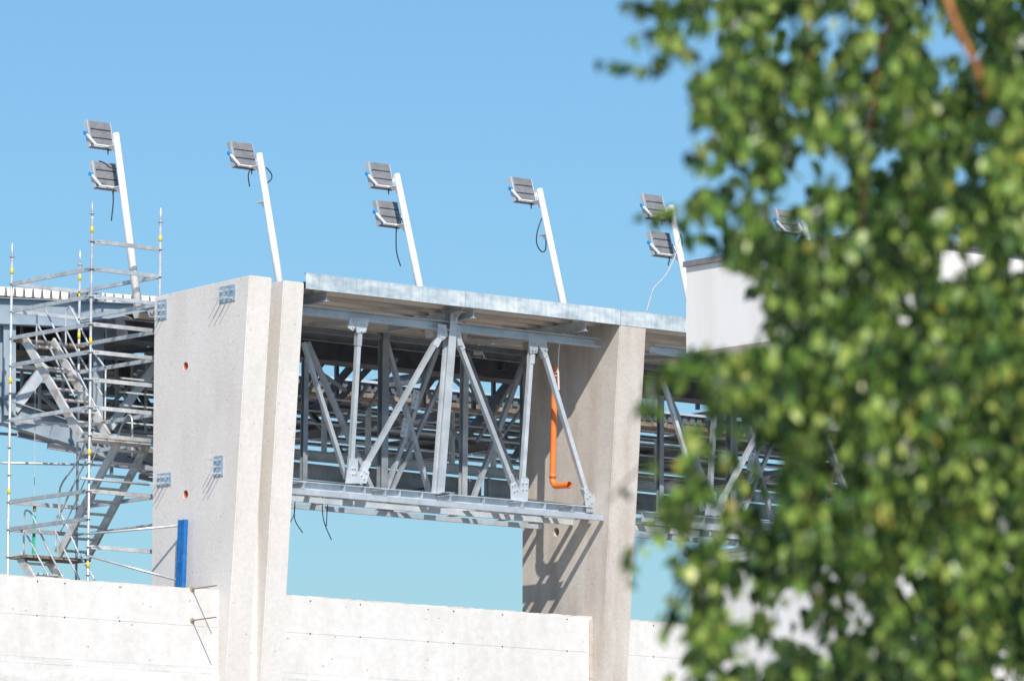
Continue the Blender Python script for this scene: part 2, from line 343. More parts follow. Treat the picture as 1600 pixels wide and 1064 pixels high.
# ------------------------------------------------------------------ steel truss in each bay
PT = (0, 79.51, 10.87+ZO); NT = (0, 1, .10); NV = V(NT).normalized()
tp = lambda px, py: at(px, py, P=PT, N=NT)
YR = 81.15
rp = lambda px, py, y=YR: at(px, py, Y=y)
def gus(bm, pts, f=tp, t=.012, off=-.06, bolts=()):
    q = [f(*p)+NV*off for p in pts]; plate(bm, q, NV, t)
    for p in bolts:
        c = f(*p)+NV*(off-.006); tube(bm, [c, c-NV*.022], .017, 6)
def make_truss():
    root = thing('steel_truss', (X2, 79.5, 10.9+ZO), 'galvanised lattice truss between two fins, beside the hanging orange pipe', 'steel truss', 'galvanised trusses between the fins')
    xl, xr = XP+1.23, X2-.01
    def hz(name, px, py, w_, h, prof, x0=xl, x1=xr, m='galv', f=tp):
        c = f(px, py); bm = NB(); ext(bm, (x0, c.y, c.z), (x1, c.y, c.z), prof(w_, h)); fixn(bm); return obj(name, bm, M[m], root)
    hz('top_chord', 700, 510, .16, .155, C2, x1=X2-.1)
    bc = hz('bottom_chord', 700, 781, .20, .20, I2, x1=X2-.06)
    z0 = tp(700, 781)
    for px in (533, 565, 620, 655, 752, 800, 848, 885):
        c = tp(px, 781); bm = NB(); box(bm, (c.x-.006, z0.y-.096, z0.z-.086), (c.x+.006, z0.y+.096, z0.z+.086)); obj('stiffener', bm, M['galv'], bc)
    def mem(name, a, b, s, f=tp, m='galv', prof=None, off=0.0, s2=None):
        p, q = f(*a), f(*b); p = p+V((0, off, 0)); q = q+V((0, off, 0)); bm = NB()
        ext(bm, p, q, prof(s, s2 or s) if prof else R2(s, s2 or s), (0, 1, 0)); fixn(bm); return obj(name, bm, M[m], root)
    mem('post', (561, 505), (547, 750), .085)
    po = mem('post', (706, 489), (684, 772), .17, prof=I2)
    mem('post', (831, 528), (814, 778), .085)
    mem('diagonal', (688, 520), (561, 745), .085, off=-.01)
    mem('diagonal', (712, 522), (806, 768), .085, off=.012)
    mem('diagonal', (843, 530), (921, 790), .085, off=-.01)
    mem('diagonal', (474, 535), (541, 748), .075, f=lambda x, y: rp(x, y, 80.1))
    # splice sleeves near the member ends
    for a, b, o_ in (((560, 520), (559, 540), 0), ((549, 715), (547.5, 740), 0), ((830, 553), (829, 568), 0), ((818, 745), (816, 768), 0),
                 ((686, 526), (678, 541), -.01), ((574, 722), (566, 737), -.01), ((717, 534), (722, 546), .012), ((796, 742), (804, 762), .012), ((846, 545), (850, 558), -.01), ((911, 762), (919, 783), -.01)):
        mem('end_sleeve', a, b, .105, off=o_)
    # gussets with bolt heads
    bm = NB(); gus(bm, [(544, 496), (574, 498), (568, 520), (554, 520), (553, 510), (548, 517), (540, 512)], bolts=[(549, 502), (553, 506), (547, 511), (561, 507), (566, 507), (561, 517), (566, 517)]); obj('gusset', bm, M['galv'], root)
    bm = NB(); gus(bm, [(536, 755), (543, 716), (556, 716), (556, 736), (561, 736), (568, 730), (574, 738), (569, 755)], bolts=[(547, 731), (551, 731), (547, 740), (551, 740), (566, 735), (569, 738), (561, 742), (565, 747)]); obj('gusset', bm, M['galv'], root)
    bm = NB(); gus(bm, [(681, 506), (694, 508), (696, 525), (688, 532), (680, 526)], bolts=[(687, 517), (691, 520), (683, 524), (687, 527)]); obj('gusset', bm, M['galv'], root)
    bm = NB(); gus(bm, [(709, 508), (715, 508), (720, 540), (712, 540)], bolts=[(712, 518), (714, 526)]); obj('gusset', bm, M['galv'], root)
    bm = NB(); gus(bm, [(822, 525), (850, 528), (853, 548), (843, 550), (838, 538), (836, 552), (825, 552)], bolts=[(828, 537), (833, 537), (828, 547), (833, 547), (845, 538), (848, 546)]); obj('gusset', bm, M['galv'], root)
    bm = NB(); gus(bm, [(795, 780), (794, 755), (802, 752), (808, 764), (811, 746), (823, 748), (821, 783)], bolts=[(797, 758), (801, 756), (800, 767), (804, 765), (813, 754), (819, 754), (813, 764), (819, 764)]); obj('gusset', bm, M['galv'], root)
    bm = NB(); gus(bm, [(909, 772), (918, 768), (927, 776), (928, 800), (913, 800)], bolts=[(914, 777), (918, 774), (917, 788), (921, 785)]); obj('gusset', bm, M['galv'], root)
    # end plate on the fin side
    bm = NB(); c = at(922, 786, X=X2); box(bm, (X2-.02, c.y-.13, c.z-.22), (X2-.004, c.y+.13, c.z+.18))
    for dy in (-.07, .07):
        for dz in (-.15, 0, .12): tube(bm, [(X2-.02, c.y+dy, c.z+dz), (X2-.07, c.y+dy, c.z+dz)], .016, 6)
    obj('end_plate', bm, M['galv'], root)
    # bracket stub at the foot and head of the middle post
    bm = NB(); c = tp(688, 778); ext(bm, (c.x, c.y+.02, c.z), (c.x, c.y-.30, c.z), I2(.2, .17)); fixn(bm); obj('bracket', bm, M['galv'], root)
    bm = NB(); c = tp(706, 486); ext(bm, (c.x, c.y+.3, c.z+.02), (c.x, c.y-.30, c.z+.02), I2(.16, .14)); plate(bm, [c+V((0, -.28, -.05)), c+V((0, 0, -.05)), c+V((0, 0, -.25))], (1, 0, 0), .012); fixn(bm); obj('bracket', bm, M['galv'], root)
    # rear frame
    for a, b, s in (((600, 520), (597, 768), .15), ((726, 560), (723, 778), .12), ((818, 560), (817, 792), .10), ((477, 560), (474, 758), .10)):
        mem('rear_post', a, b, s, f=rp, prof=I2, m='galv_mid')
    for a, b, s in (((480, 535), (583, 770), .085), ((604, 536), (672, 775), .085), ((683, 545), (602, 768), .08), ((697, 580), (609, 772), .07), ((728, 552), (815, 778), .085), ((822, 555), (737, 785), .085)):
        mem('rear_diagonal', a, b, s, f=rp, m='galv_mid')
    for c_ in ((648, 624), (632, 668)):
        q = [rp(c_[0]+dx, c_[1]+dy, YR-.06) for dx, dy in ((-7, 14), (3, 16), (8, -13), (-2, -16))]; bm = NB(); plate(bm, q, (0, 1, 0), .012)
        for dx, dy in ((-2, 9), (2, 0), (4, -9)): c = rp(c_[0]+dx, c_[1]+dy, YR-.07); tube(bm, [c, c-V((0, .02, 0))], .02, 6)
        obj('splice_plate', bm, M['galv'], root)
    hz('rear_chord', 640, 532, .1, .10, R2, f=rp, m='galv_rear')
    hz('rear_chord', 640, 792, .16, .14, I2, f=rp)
    return root
truss = make_truss()
def copy_tree(o, parent=None):
    c = o.copy(); COL.objects.link(c); c.parent = parent
    for ch in list(o.children): copy_tree(ch, c)
    return c

# ------------------------------------------------------------------ service platform under each truss
def make_platform():
    root = thing('steel_platform', ((XP+X2)/2, 80, 10.7+ZO), 'open steel platform of rails hanging below the truss, between the fins over open sky', 'steel platform', 'open rail platforms below the trusses')
    xl = XP+1.23
    spec = [(944, 811, .10, xl), (896, 818, .10, xl), (848, 825, .09, xl)]
    ys = []
    for i, (px, py, h, x0) in enumerate(spec):
        c = at(px, py, X=X2); ys.append((c.y, c.z)); bm = NB()
        ext(bm, (x0, c.y, c.z+.02), (X2-.03, c.y, c.z+.02), [R2, R2, R2][i](.06, h)); fixn(bm); obj('rail', bm, M['galv'], root)
    zz = ys[0][1]+.02
    for k, x in enumerate((xl+.35, xl+2.2, xl+3.7, xl+5.4, xl+6.6)):
        bm = NB(); ext(bm, (x, ys[0][0]-.02, zz+.12), (x, 81.3, zz+.12), I2(.12, .12)); fixn(bm); obj('cross_beam', bm, M['galv'], root)
    for a, b in ((xl+.35, xl+2.2), (xl+5.4, xl+3.7)):
        bm = NB(); bar(bm, (a, ys[0][0]+.05, zz+.05), (b, 81.2, zz+.05), .08, .05); obj('brace', bm, M['galv'], root)
    return root
plat = make_platform()
t2 = copy_tree(truss); t2.location.x += X3-X2; t2['label'] = 'galvanised lattice truss seen through the leaves, right of the second bay fin'
p2 = copy_tree(plat); p2.location.x += X3-X2; p2['label'] = 'open rail platform glimpsed through the leaves beyond the rightmost visible fin'

# ------------------------------------------------------------------ rear roof of the stand, open between its sheets
ZR = 14.28+ZO
dep = lambda x, y: V((x, y, 0)).dot(Fd)
roof = thing('rear_roof', (68, 90, ZR), 'dark underside of the stand roof with strips of sky between its sheets', 'roof')
random.seed(11)
bm = NB(); y = 89.0
while y < 99.2:
    x = 44.0
    while x < 97:
        L_ = random.uniform(1.2, 3.4); x1 = x+L_
        if dep(x, y) > 106.4:
            wd = random.choice((.50, .60, .70, .85, 1.15, 1.15)); sk_ = random.choice((0, 0, 0, .12))
            a_ = [bm.verts.new(p) for p in ((x, y, ZR), (x1-.01, y, ZR), (x1-.01, y+wd, ZR), (x, y+wd+sk_, ZR), (x, y, ZR+.012), (x1-.01, y, ZR+.012), (x1-.01, y+wd, ZR+.012), (x, y+wd+sk_, ZR+.012))]
            for f in ((3,2,1,0),(4,5,6,7),(0,1,5,4),(1,2,6,5),(2,3,7,6),(3,0,4,7)): bm.faces.new([a_[i] for i in f])
        x = x1
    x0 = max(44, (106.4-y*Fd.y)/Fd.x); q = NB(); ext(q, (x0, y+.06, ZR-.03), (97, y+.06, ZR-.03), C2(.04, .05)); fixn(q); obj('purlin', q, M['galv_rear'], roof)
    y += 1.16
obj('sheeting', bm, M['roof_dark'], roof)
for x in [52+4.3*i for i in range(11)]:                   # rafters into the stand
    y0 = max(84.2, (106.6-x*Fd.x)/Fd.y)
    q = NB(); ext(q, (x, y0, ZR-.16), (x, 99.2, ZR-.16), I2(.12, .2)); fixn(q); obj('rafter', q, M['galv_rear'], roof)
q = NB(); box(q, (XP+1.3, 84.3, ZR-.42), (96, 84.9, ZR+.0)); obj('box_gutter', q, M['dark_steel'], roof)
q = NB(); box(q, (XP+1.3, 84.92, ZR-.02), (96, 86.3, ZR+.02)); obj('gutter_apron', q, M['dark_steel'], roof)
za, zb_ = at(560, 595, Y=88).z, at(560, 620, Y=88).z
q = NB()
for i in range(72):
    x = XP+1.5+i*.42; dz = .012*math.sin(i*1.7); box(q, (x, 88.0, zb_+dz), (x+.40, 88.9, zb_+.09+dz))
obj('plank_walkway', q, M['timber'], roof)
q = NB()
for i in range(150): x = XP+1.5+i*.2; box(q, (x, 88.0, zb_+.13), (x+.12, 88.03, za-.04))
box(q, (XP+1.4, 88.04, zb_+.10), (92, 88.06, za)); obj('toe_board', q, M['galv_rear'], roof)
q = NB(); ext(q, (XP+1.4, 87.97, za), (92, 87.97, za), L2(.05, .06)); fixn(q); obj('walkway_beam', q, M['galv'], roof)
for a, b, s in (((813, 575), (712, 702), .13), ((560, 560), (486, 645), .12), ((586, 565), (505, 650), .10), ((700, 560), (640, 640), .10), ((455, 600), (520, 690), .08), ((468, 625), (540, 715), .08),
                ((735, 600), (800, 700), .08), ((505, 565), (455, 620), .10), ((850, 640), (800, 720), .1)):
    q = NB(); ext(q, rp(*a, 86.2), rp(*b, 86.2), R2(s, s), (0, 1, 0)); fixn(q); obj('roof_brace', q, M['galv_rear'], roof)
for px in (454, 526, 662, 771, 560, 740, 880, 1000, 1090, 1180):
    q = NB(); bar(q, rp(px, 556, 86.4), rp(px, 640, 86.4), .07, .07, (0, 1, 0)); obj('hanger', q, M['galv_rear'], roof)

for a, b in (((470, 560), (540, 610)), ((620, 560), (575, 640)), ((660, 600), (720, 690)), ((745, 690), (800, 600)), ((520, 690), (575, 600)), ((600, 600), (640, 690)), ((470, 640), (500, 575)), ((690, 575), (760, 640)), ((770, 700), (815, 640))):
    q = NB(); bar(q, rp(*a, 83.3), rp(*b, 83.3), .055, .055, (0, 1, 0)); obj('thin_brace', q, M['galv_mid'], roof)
# catwalk crossing behind the trusses
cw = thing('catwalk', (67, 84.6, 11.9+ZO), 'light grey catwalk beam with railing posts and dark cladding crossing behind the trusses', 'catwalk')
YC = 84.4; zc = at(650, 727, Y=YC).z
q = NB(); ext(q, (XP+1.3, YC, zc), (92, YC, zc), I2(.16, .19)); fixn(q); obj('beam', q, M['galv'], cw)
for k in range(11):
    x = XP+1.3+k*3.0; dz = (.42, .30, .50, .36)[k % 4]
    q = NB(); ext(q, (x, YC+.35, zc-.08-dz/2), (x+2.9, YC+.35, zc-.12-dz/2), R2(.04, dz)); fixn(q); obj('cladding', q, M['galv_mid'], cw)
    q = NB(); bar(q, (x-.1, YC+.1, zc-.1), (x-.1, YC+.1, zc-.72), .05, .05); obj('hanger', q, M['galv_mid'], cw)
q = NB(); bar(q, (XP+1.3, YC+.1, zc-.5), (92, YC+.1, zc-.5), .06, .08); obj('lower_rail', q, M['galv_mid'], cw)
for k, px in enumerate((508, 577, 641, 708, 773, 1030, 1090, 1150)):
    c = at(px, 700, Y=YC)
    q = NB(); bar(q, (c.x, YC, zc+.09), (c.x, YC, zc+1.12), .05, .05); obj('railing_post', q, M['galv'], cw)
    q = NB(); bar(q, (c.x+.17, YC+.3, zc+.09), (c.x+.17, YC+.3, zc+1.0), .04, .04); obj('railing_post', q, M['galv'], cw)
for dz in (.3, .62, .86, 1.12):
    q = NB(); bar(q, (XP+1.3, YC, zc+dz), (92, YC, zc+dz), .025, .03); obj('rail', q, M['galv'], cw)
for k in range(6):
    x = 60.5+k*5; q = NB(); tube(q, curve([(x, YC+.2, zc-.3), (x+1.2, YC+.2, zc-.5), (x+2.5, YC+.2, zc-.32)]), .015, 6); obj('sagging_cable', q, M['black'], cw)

# ------------------------------------------------------------------ left corner roof: deck edge, girder, posts
ZL = 14.9+ZO
A0 = at(-60, 444.5, Z=ZL); A1 = at(262, 464.5, Z=ZL); du = (A1-A0).normalized(); NL = V((-du.y, du.x, 0)); NL = NL if NL.y > 0 else -NL
lp = lambda px, py, off=0.0: at(px, py, P=A0+NL*off, N=NL)
cr = thing('corner_roof', (A0+A1)/2, 'corner roof with white ribbed deck edge above blue grey girders, behind the scaffold', 'roof')
bm = NB(); L_ = (A1-A0).length; n = int(L_/.178); t = .012; up = V((0, 0, 1))
prof = []
for i in range(n):
    s = i*.178*1.0; prof += [(s, 0), (s+.055, 0), (s+.072, .125), (s+.158, .125)]
prof.append((n*.178, 0))
fr = [[bm.verts.new(A0+du*s+up*(h-.14)+NL*d) for s, h in prof] for d in (0, 3.2)]
fb = [[bm.verts.new(A0+du*s+up*(h-.14+t)+NL*d) for s, h in prof] for d in (0, 3.2)]
for i in range(len(prof)-1):
    bm.faces.new((fr[0][i], fr[1][i], fr[1][i+1], fr[0][i+1])); bm.faces.new((fb[0][i], fb[0][i+1], fb[1][i+1], fb[1][i])); bm.faces.new((fr[0][i], fr[0][i+1], fb[0][i+1], fb[0][i]))
obj('decking', bm, M['timber'], cr)
bm = NB()                                               # white closure between the ribs
for i in range(n):
    s = i*.178; pts = [A0+du*(s)+up*(-.165), A0+du*(s+.112)+up*(-.165), A0+du*(s+.135)+up*(.0), A0+du*(s-.02)+up*(.0)]
    plate(bm, [p-NL*.02 for p in pts], NL, .01)
obj('rib_closer', bm, M['deck_end'], cr)
bm = NB(); ext(bm, A0+up*(-.085)+NL*.03, A1+up*(-.085)+NL*.03, R2(.02, .15)); fixn(bm); obj('rib_shadow_gap', bm, M['timber'], cr)
bm = NB(); ext(bm, lp(-60, 484), lp(262, 497, 0), I2(.24, .50, .018)); fixn(bm); obj('edge_girder', bm, M['web'], cr)
for pxa, pxb, y0, y1, s in ((12, 12, 500, 650, .24), (152, 150, 512, 690, .20)):
    bm = NB(); ext(bm, lp(pxa, y0, .1), lp(pxb, y1, .1), I2(s, s, .016), NL); fixn(bm); obj('post', bm, M['web'], cr)
low = [(-60, 612), (0, 642), (80, 668), (150, 692), (235, 722), (300, 748)]
bm = NB()
for a, b in zip(low, low[1:]): 
    p, q_ = lp(*a, .1), lp(*b, .1); ext(bm, p, q_+(q_-p).normalized()*.02, I2(.26, .46, .02))
fixn(bm); obj('bottom_girder', bm, M['web'], cr)
for a, b, s, m, off in (((72, 572), (20, 640), .2, 'galv', .1), ((242, 572), (170, 668), .16, 'galv', .1), ((70, 575), (150, 690), .16, 'galv_rear', 2), ((0, 560), (150, 470), .1, 'dark_steel', 2), ((160, 520), (235, 640), .13, 'dark_steel', 2), ((245, 545), (160, 620), .10, 'galv_rear', 2),
                   ((95, 560), (20, 610), .14, 'dark_steel', 2), ((175, 560), (225, 650), .1, 'dark_steel', 2)):
    bm = NB(); ext(bm, lp(*a, off), lp(*b, off), R2(s, s*.7), NL); fixn(bm); obj('brace', bm, M[m], cr)
for a, b in (((28, 678), (100, 693)), ((75, 696), (150, 708)), ((122, 713), (200, 720)), ((218, 744), (300, 760))):
    bm = NB(); ext(bm, lp(*a, 1.0), lp(*b, 1.0), C2(.1, .11), (0, 0, 1)); fixn(bm); obj('purlin_stub', bm, M['galv'], cr)
# brown plank floor and the underside of the corner deck
bm = NB(); a, b = lp(-40, 560, 1.6), lp(262, 530, 1.6)
for i in range(40):
    p = a.lerp(b, i/40); q_ = a.lerp(b, (i+.92)/40); ext(bm, p, q_, R2(.9, .05))
fixn(bm); obj('plank_floor', bm, M['timber'], cr)
for dy in (0, 1): 
    bm = NB(); ext(bm, lp(-40, 570, 1.2+dy), lp(262, 540, 1.2+dy), L2(.08, .16)); fixn(bm); obj('floor_beam', bm, M['galv_rear'], cr)
bm = NB(); ext(bm, lp(-60, 520, 2.6), lp(262, 532, 2.6), I2(.2, .5, .02)); fixn(bm); obj('inner_girder', bm, M['dark_steel'], cr)
for off, y0 in ((3, 600), (3.4, 622), (3.8, 645), (4.2, 660)):
    bm = NB(); ext(bm, lp(-60, y0-5, off), lp(262, y0+18, off), C2(.09, .14)); fixn(bm); obj('purlin', bm, M['galv_rear'], cr)

for k, (y0, off) in enumerate(((505, 1.6), (548, 1.4), (566, 2.2), (585, 2.6), (612, 2.4), (636, 2.9), (654, 2.7), (672, 3.2))):
    bm = NB(); bar(bm, lp(-60, y0-6+k, off), lp(262, y0+17+k, off), .05, .05); obj('side_rail', bm, M['galv_mid'], cr)
for a, b in (((32, 520), (120, 600)), ((120, 600), (165, 540)), ((165, 640), (232, 575)), ((178, 600), (236, 668)), ((90, 640), (40, 596)), ((205, 520), (240, 560))):
    bm = NB(); bar(bm, lp(*a, 1.8), lp(*b, 1.8), .06, .06, NL); obj('thin_brace', bm, M['galv_mid'], cr)
for px in (34, 62, 98, 182, 206, 228):
    bm = NB(); bar(bm, lp(px, 505, 1.7), lp(px, 640 if px < 100 else 676, 1.7), .05, .05, NL); obj('hanger', bm, M['galv_mid'], cr)

# ------------------------------------------------------------------ scaffold stair tower
PC = at(143, 419, D=101); A_ = at(18.3, 441, X=PC.x); D_ = at(250, 432, Y=PC.y)
LY = A_.y-PC.y; LX = D_.x-PC.x
sc_ = thing('scaffold_tower', (PC.x, PC.y, 0), 'galvanised scaffold stair tower with yellow stickers standing beside the concrete fin', 'scaffold')
zC = lambda py: at(143 - (py-315)*.0138, py, X=PC.x, ).z if False else at(141, py, Y=PC.y).z
posts = {'C': (PC.x, PC.y, 315, 143), 'A': (PC.x, PC.y+LY, 380, 18.5), 'D': (PC.x+LX, PC.y, 325, 250), 'E': (PC.x+LX, PC.y+LY, 391, 125)}
def zat(k, py): x, y, _, px = posts[k]; return at(px, py, Y=y).z
Z0 = zat('C', 420)                                       # a rosette level; levels every 0.5 m
for k, (x, y, pt, px) in posts.items():
    ztop = zat(k, pt); bm = NB(); tube(bm, [(x, y, 0), (x, y, ztop-.3)], .0242, 10); tube(bm, [(x, y, ztop-.3), (x, y, ztop)], .019, 10)
    p_ = obj('standard', bm, M['scaf'], sc_, True)
    z = Z0-6
    while z < ztop-.2:
        if z > ZWALL-.4:
            bm = NB(); tube(bm, [(x, y, z-.005), (x, y, z+.005)], .058, 8); obj('rosette', bm, M['scaf'], p_)
        z += .5
    bm = NB(); tube(bm, [(x, y, ztop-.32), (x, y, ztop-.27)], .031, 8); obj('collar', bm, M['scaf'], p_)
    tags = {'C': (359, 533, 707, 883), 'A': (424, 595, 768), 'D': (373,), 'E': (434, 462, 525, 610, 778)}[k]
    for t_ in tags:
        bm = NB(); zz = zat(k, t_); tube(bm, [(x, y, zz-.055), (x, y, zz+.055)], .0275, 10); obj('sticker', bm, M['yellow'], p_, True)
def ledger(a, b, z, flat=True, dz=0, mat_='scaf'):
    xa, ya = posts[a][:2]; xb, yb = posts[b][:2]; d = V((xb-xa, yb-ya, 0)).normalized()
    p = V((xa, ya, z))+d*.05; q_ = V((xb, yb, z+dz))-d*.05; bm = NB()
    if flat: ext(bm, p, q_, R2(.045, .07))
    else: tube(bm, [p, q_], .0215, 8)
    for r_, s in ((p, 1), (q_, -1)):
        ext(bm, r_-d*s*.04, r_+d*s*.05, R2(.03, .045))
    return obj('ledger', bm, M[mat_], sc_)
def lvl(k): return Z0-.5*k
for k in (-1, 0, 1, 2, 3, 4, 5, 6, 8, 10): ledger('C', 'D', lvl(k))
for k in (0, 1, 2, 3, 5, 8, 9): ledger('A', 'C', lvl(k))
for k in (0, 1, 3, 5, 8, 9, 10): ledger('A', 'E', lvl(k))
for k in (0, 1, 2, 3, 5, 6, 8, 9): ledger('E', 'D', lvl(k), flat=(k != 9))
holes_ = NB()
for (a, b) in (('C', 'D'), ('A', 'C')):                  # slot holes beside the nodes
    for k in (-1, 0, 1, 2, 3, 4, 5, 6, 8, 10) if a == 'C' else (0, 1, 2, 3, 5, 8):
        xa, ya = posts[a][:2]; xb, yb = posts[b][:2]; d = V((xb-xa, yb-ya, 0)).normalized(); L_ = (V((xb-xa, yb-ya, 0))).length; nn = V((0, -1, 0)) if a == 'C' else V((-1, 0, 0))
        for s in ((.10, .135, .17) if a == 'C' else (L_-.17, L_-.135, L_-.10)):
            c = V((xa, ya, lvl(k)))+d*s+nn*.0225; tube(holes_, [c, c+nn*.002], .011, 6)
obj('slot_hole', holes_, M['hole'], sc_)
def stube(pts, r=.0215, mt='scaf', name='brace_tube', sm=True):
    bm = NB(); tube(bm, pts, r, 8); return obj(name, bm, M[mt], sc_, sm)
stube([at(2, 723, Y=PC.y+LY+.06), at(233, 728, Y=PC.y+LY+.06)])
stube([at(126, 747, Y=PC.y-.06), at(233, 757, Y=PC.y-.06)])
stube([at(135, 834, Y=PC.y-.06), at(279, 821, X=XP-.14)])
stube([at(137, 868, Y=PC.y-.06), at(277, 906, X=XP-.14)])
# stair flights: parallel to Y, 2 m rise each
def flight(top, bot, wd, hr, steps=9):
    """top/bot: points of the left stringer; wd: offset of the other stringer along X"""
    root = obj('stair_flight', (lambda b_: (ext(b_, top, bot, R2(.05, .17)), b_)[1])(NB()), M['alu'], sc_)
    bm = NB(); ext(bm, top+V((wd, 0, 0)), bot+V((wd, 0, 0)), R2(.05, .17)); obj('stringer', bm, M['alu'], root, origin=V(sc_.location))
    for i in range(steps):
        p = top.lerp(bot, (i+.6)/steps); bm = NB(); box(bm, (p.x+.02, p.y-.09, p.z-.03), (p.x+wd-.02, p.y+.09, p.z+.0)); obj('tread', bm, M['alu'], root, origin=V(sc_.location))
fx = PC.x+.12
t1 = at(38, 529, X=fx); b1 = at(126, 681, X=fx); W1 = .62
flight(t1, b1, W1, None)
t2_ = at(185, 690, X=PC.x+.78); b2_ = at(92, 866, X=PC.x+.78)
flight(t2_, b2_, .64, None)
t3_ = at(30, 868, X=fx); b3_ = at(118, 1020, X=fx)
flight(t3_, b3_, .62, None)
def hand(pts, X, r=.018): 
    bm = NB(); tube(bm, curve([at(x, y, X=X) for x, y in pts], 4), r, 8); obj('handrail', bm, M['scaf'], sc_, True)
hand([(57, 545), (57.5, 500), (58, 480)], fx); hand([(57, 503), (80, 548), (117, 620)], fx); hand([(69, 479), (90, 524), (123, 585), (160, 655)], fx+.02)
hand([(103, 540), (103, 492), (107, 481), (113, 485), (140, 540), (163, 573), (165, 585), (164, 660)], fx+W1+.03); hand([(103, 515), (130, 566), (160, 618)], fx+W1+.03)
hand([(206.5, 715), (206.5, 660), (203, 649), (197, 652), (180, 690), (142, 790)], PC.x+.78+.68)
hand([(136, 686), (118, 725), (94, 762), (93, 810)], PC.x+.74); hand([(136, 717), (115, 757), (95, 800)], PC.x+.74); hand([(148, 686), (152, 700), (120, 780), (92, 835)], PC.x+.8, .012)
hand([(37, 868), (38, 805), (44, 798), (52, 808), (75, 858), (100, 905)], fx); hand([(39, 830), (60, 870), (76, 900)], fx)
hand([(87, 862), (88, 812), (93, 805), (100, 812), (122, 862), (148, 905)], fx+W1+.03); hand([(88, 833), (105, 868), (124, 905)], fx+W1+.03)
def deck(z, y0, y1, x0=.05, x1=None, mt='alu'):
    x1 = x1 or LX-.05; bm = NB(); nb = 4
    for i in range(nb):
        a = x0+(x1-x0)*i/nb; b = x0+(x1-x0)*(i+.96)/nb; box(bm, (PC.x+a, y0, z-.05), (PC.x+b, y1, z))
    obj('platform', bm, M[mt], sc_)
deck(at(132, 683, X=PC.x).z, PC.y-.0, PC.y+.5); deck(t1.z+.0, t1.y-.02, PC.y+LY, mt='timber')
zz = at(20, 868, X=PC.x).z; deck(zz, PC.y+LY-.55, PC.y+LY, mt='timber')
bm = NB(); p = at(12, 868, X=PC.x); 
for i in range(3): box(bm, (PC.x+.03+.2*i, PC.y+.3, zz-.06), (PC.x+.2+.2*i, PC.y+LY-.56, zz-.01))
bm.free()
# blue strut
bp_ = thing('blue_strut', at(285, 905, X=XP-.12), 'blue perforated steel strut standing against the concrete fin above the wall', 'strut')
a, b = at(283, 955, X=XP-.13), at(288, 812, X=XP-.13)
for dy in (-.062, .062):
    bm = NB(); ext(bm, a+V((-.035, dy, 0)), b+V((-.035, dy, 0)), [(-.035, -.035), (.035, -.035), (.035, .035), (.012, .035), (.012, .02), (-.012, .02), (-.012, .035), (-.035, .035)], (-1, 0, 0)); fixn(bm); obj('channel', bm, M['blue'], bp_)
bm = NB()
for i in range(14):
    c = a.lerp(b, .25+.055*i); tube(bm, [c+V((-.068, .085, 0)), c+V((-.072, .085, 0))], .010, 8)
obj('slot', bm, M['hole'], bp_)
bm = NB(); ext(bm, a, b, [(-.10, -.012), (.10, -.012), (.10, .012), (-.10, .012)], (1, 0, 0)); obj('web_plate', bm, M['blue'], bp_)

# ------------------------------------------------------------------ hanging sling at the left
XS = PC.x+.6; lo = at(54, 790, X=XS)
bm = NB(); tube(bm, [at(55, 600, X=XS), at(53.5, 784, X=XS)], .007, 6); ls = obj('lifting_cable', bm, M['cord']); tag(ls, 'thin vertical lifting cable with pink hook and green sling inside the scaffold', 'cable')
bm = NB(); tube(bm, [at(54, 790, X=XS), at(54, 799, X=XS)], .03, 8); obj('hook', bm, M['rust'], ls, origin=V((0,0,0)))
bm = NB(); bar(bm, at(54, 805, X=XS), at(52, 865, X=XS), .05, .03, (0, 1, 0)); obj('sling', bm, M['green'], ls, origin=V((0,0,0)))

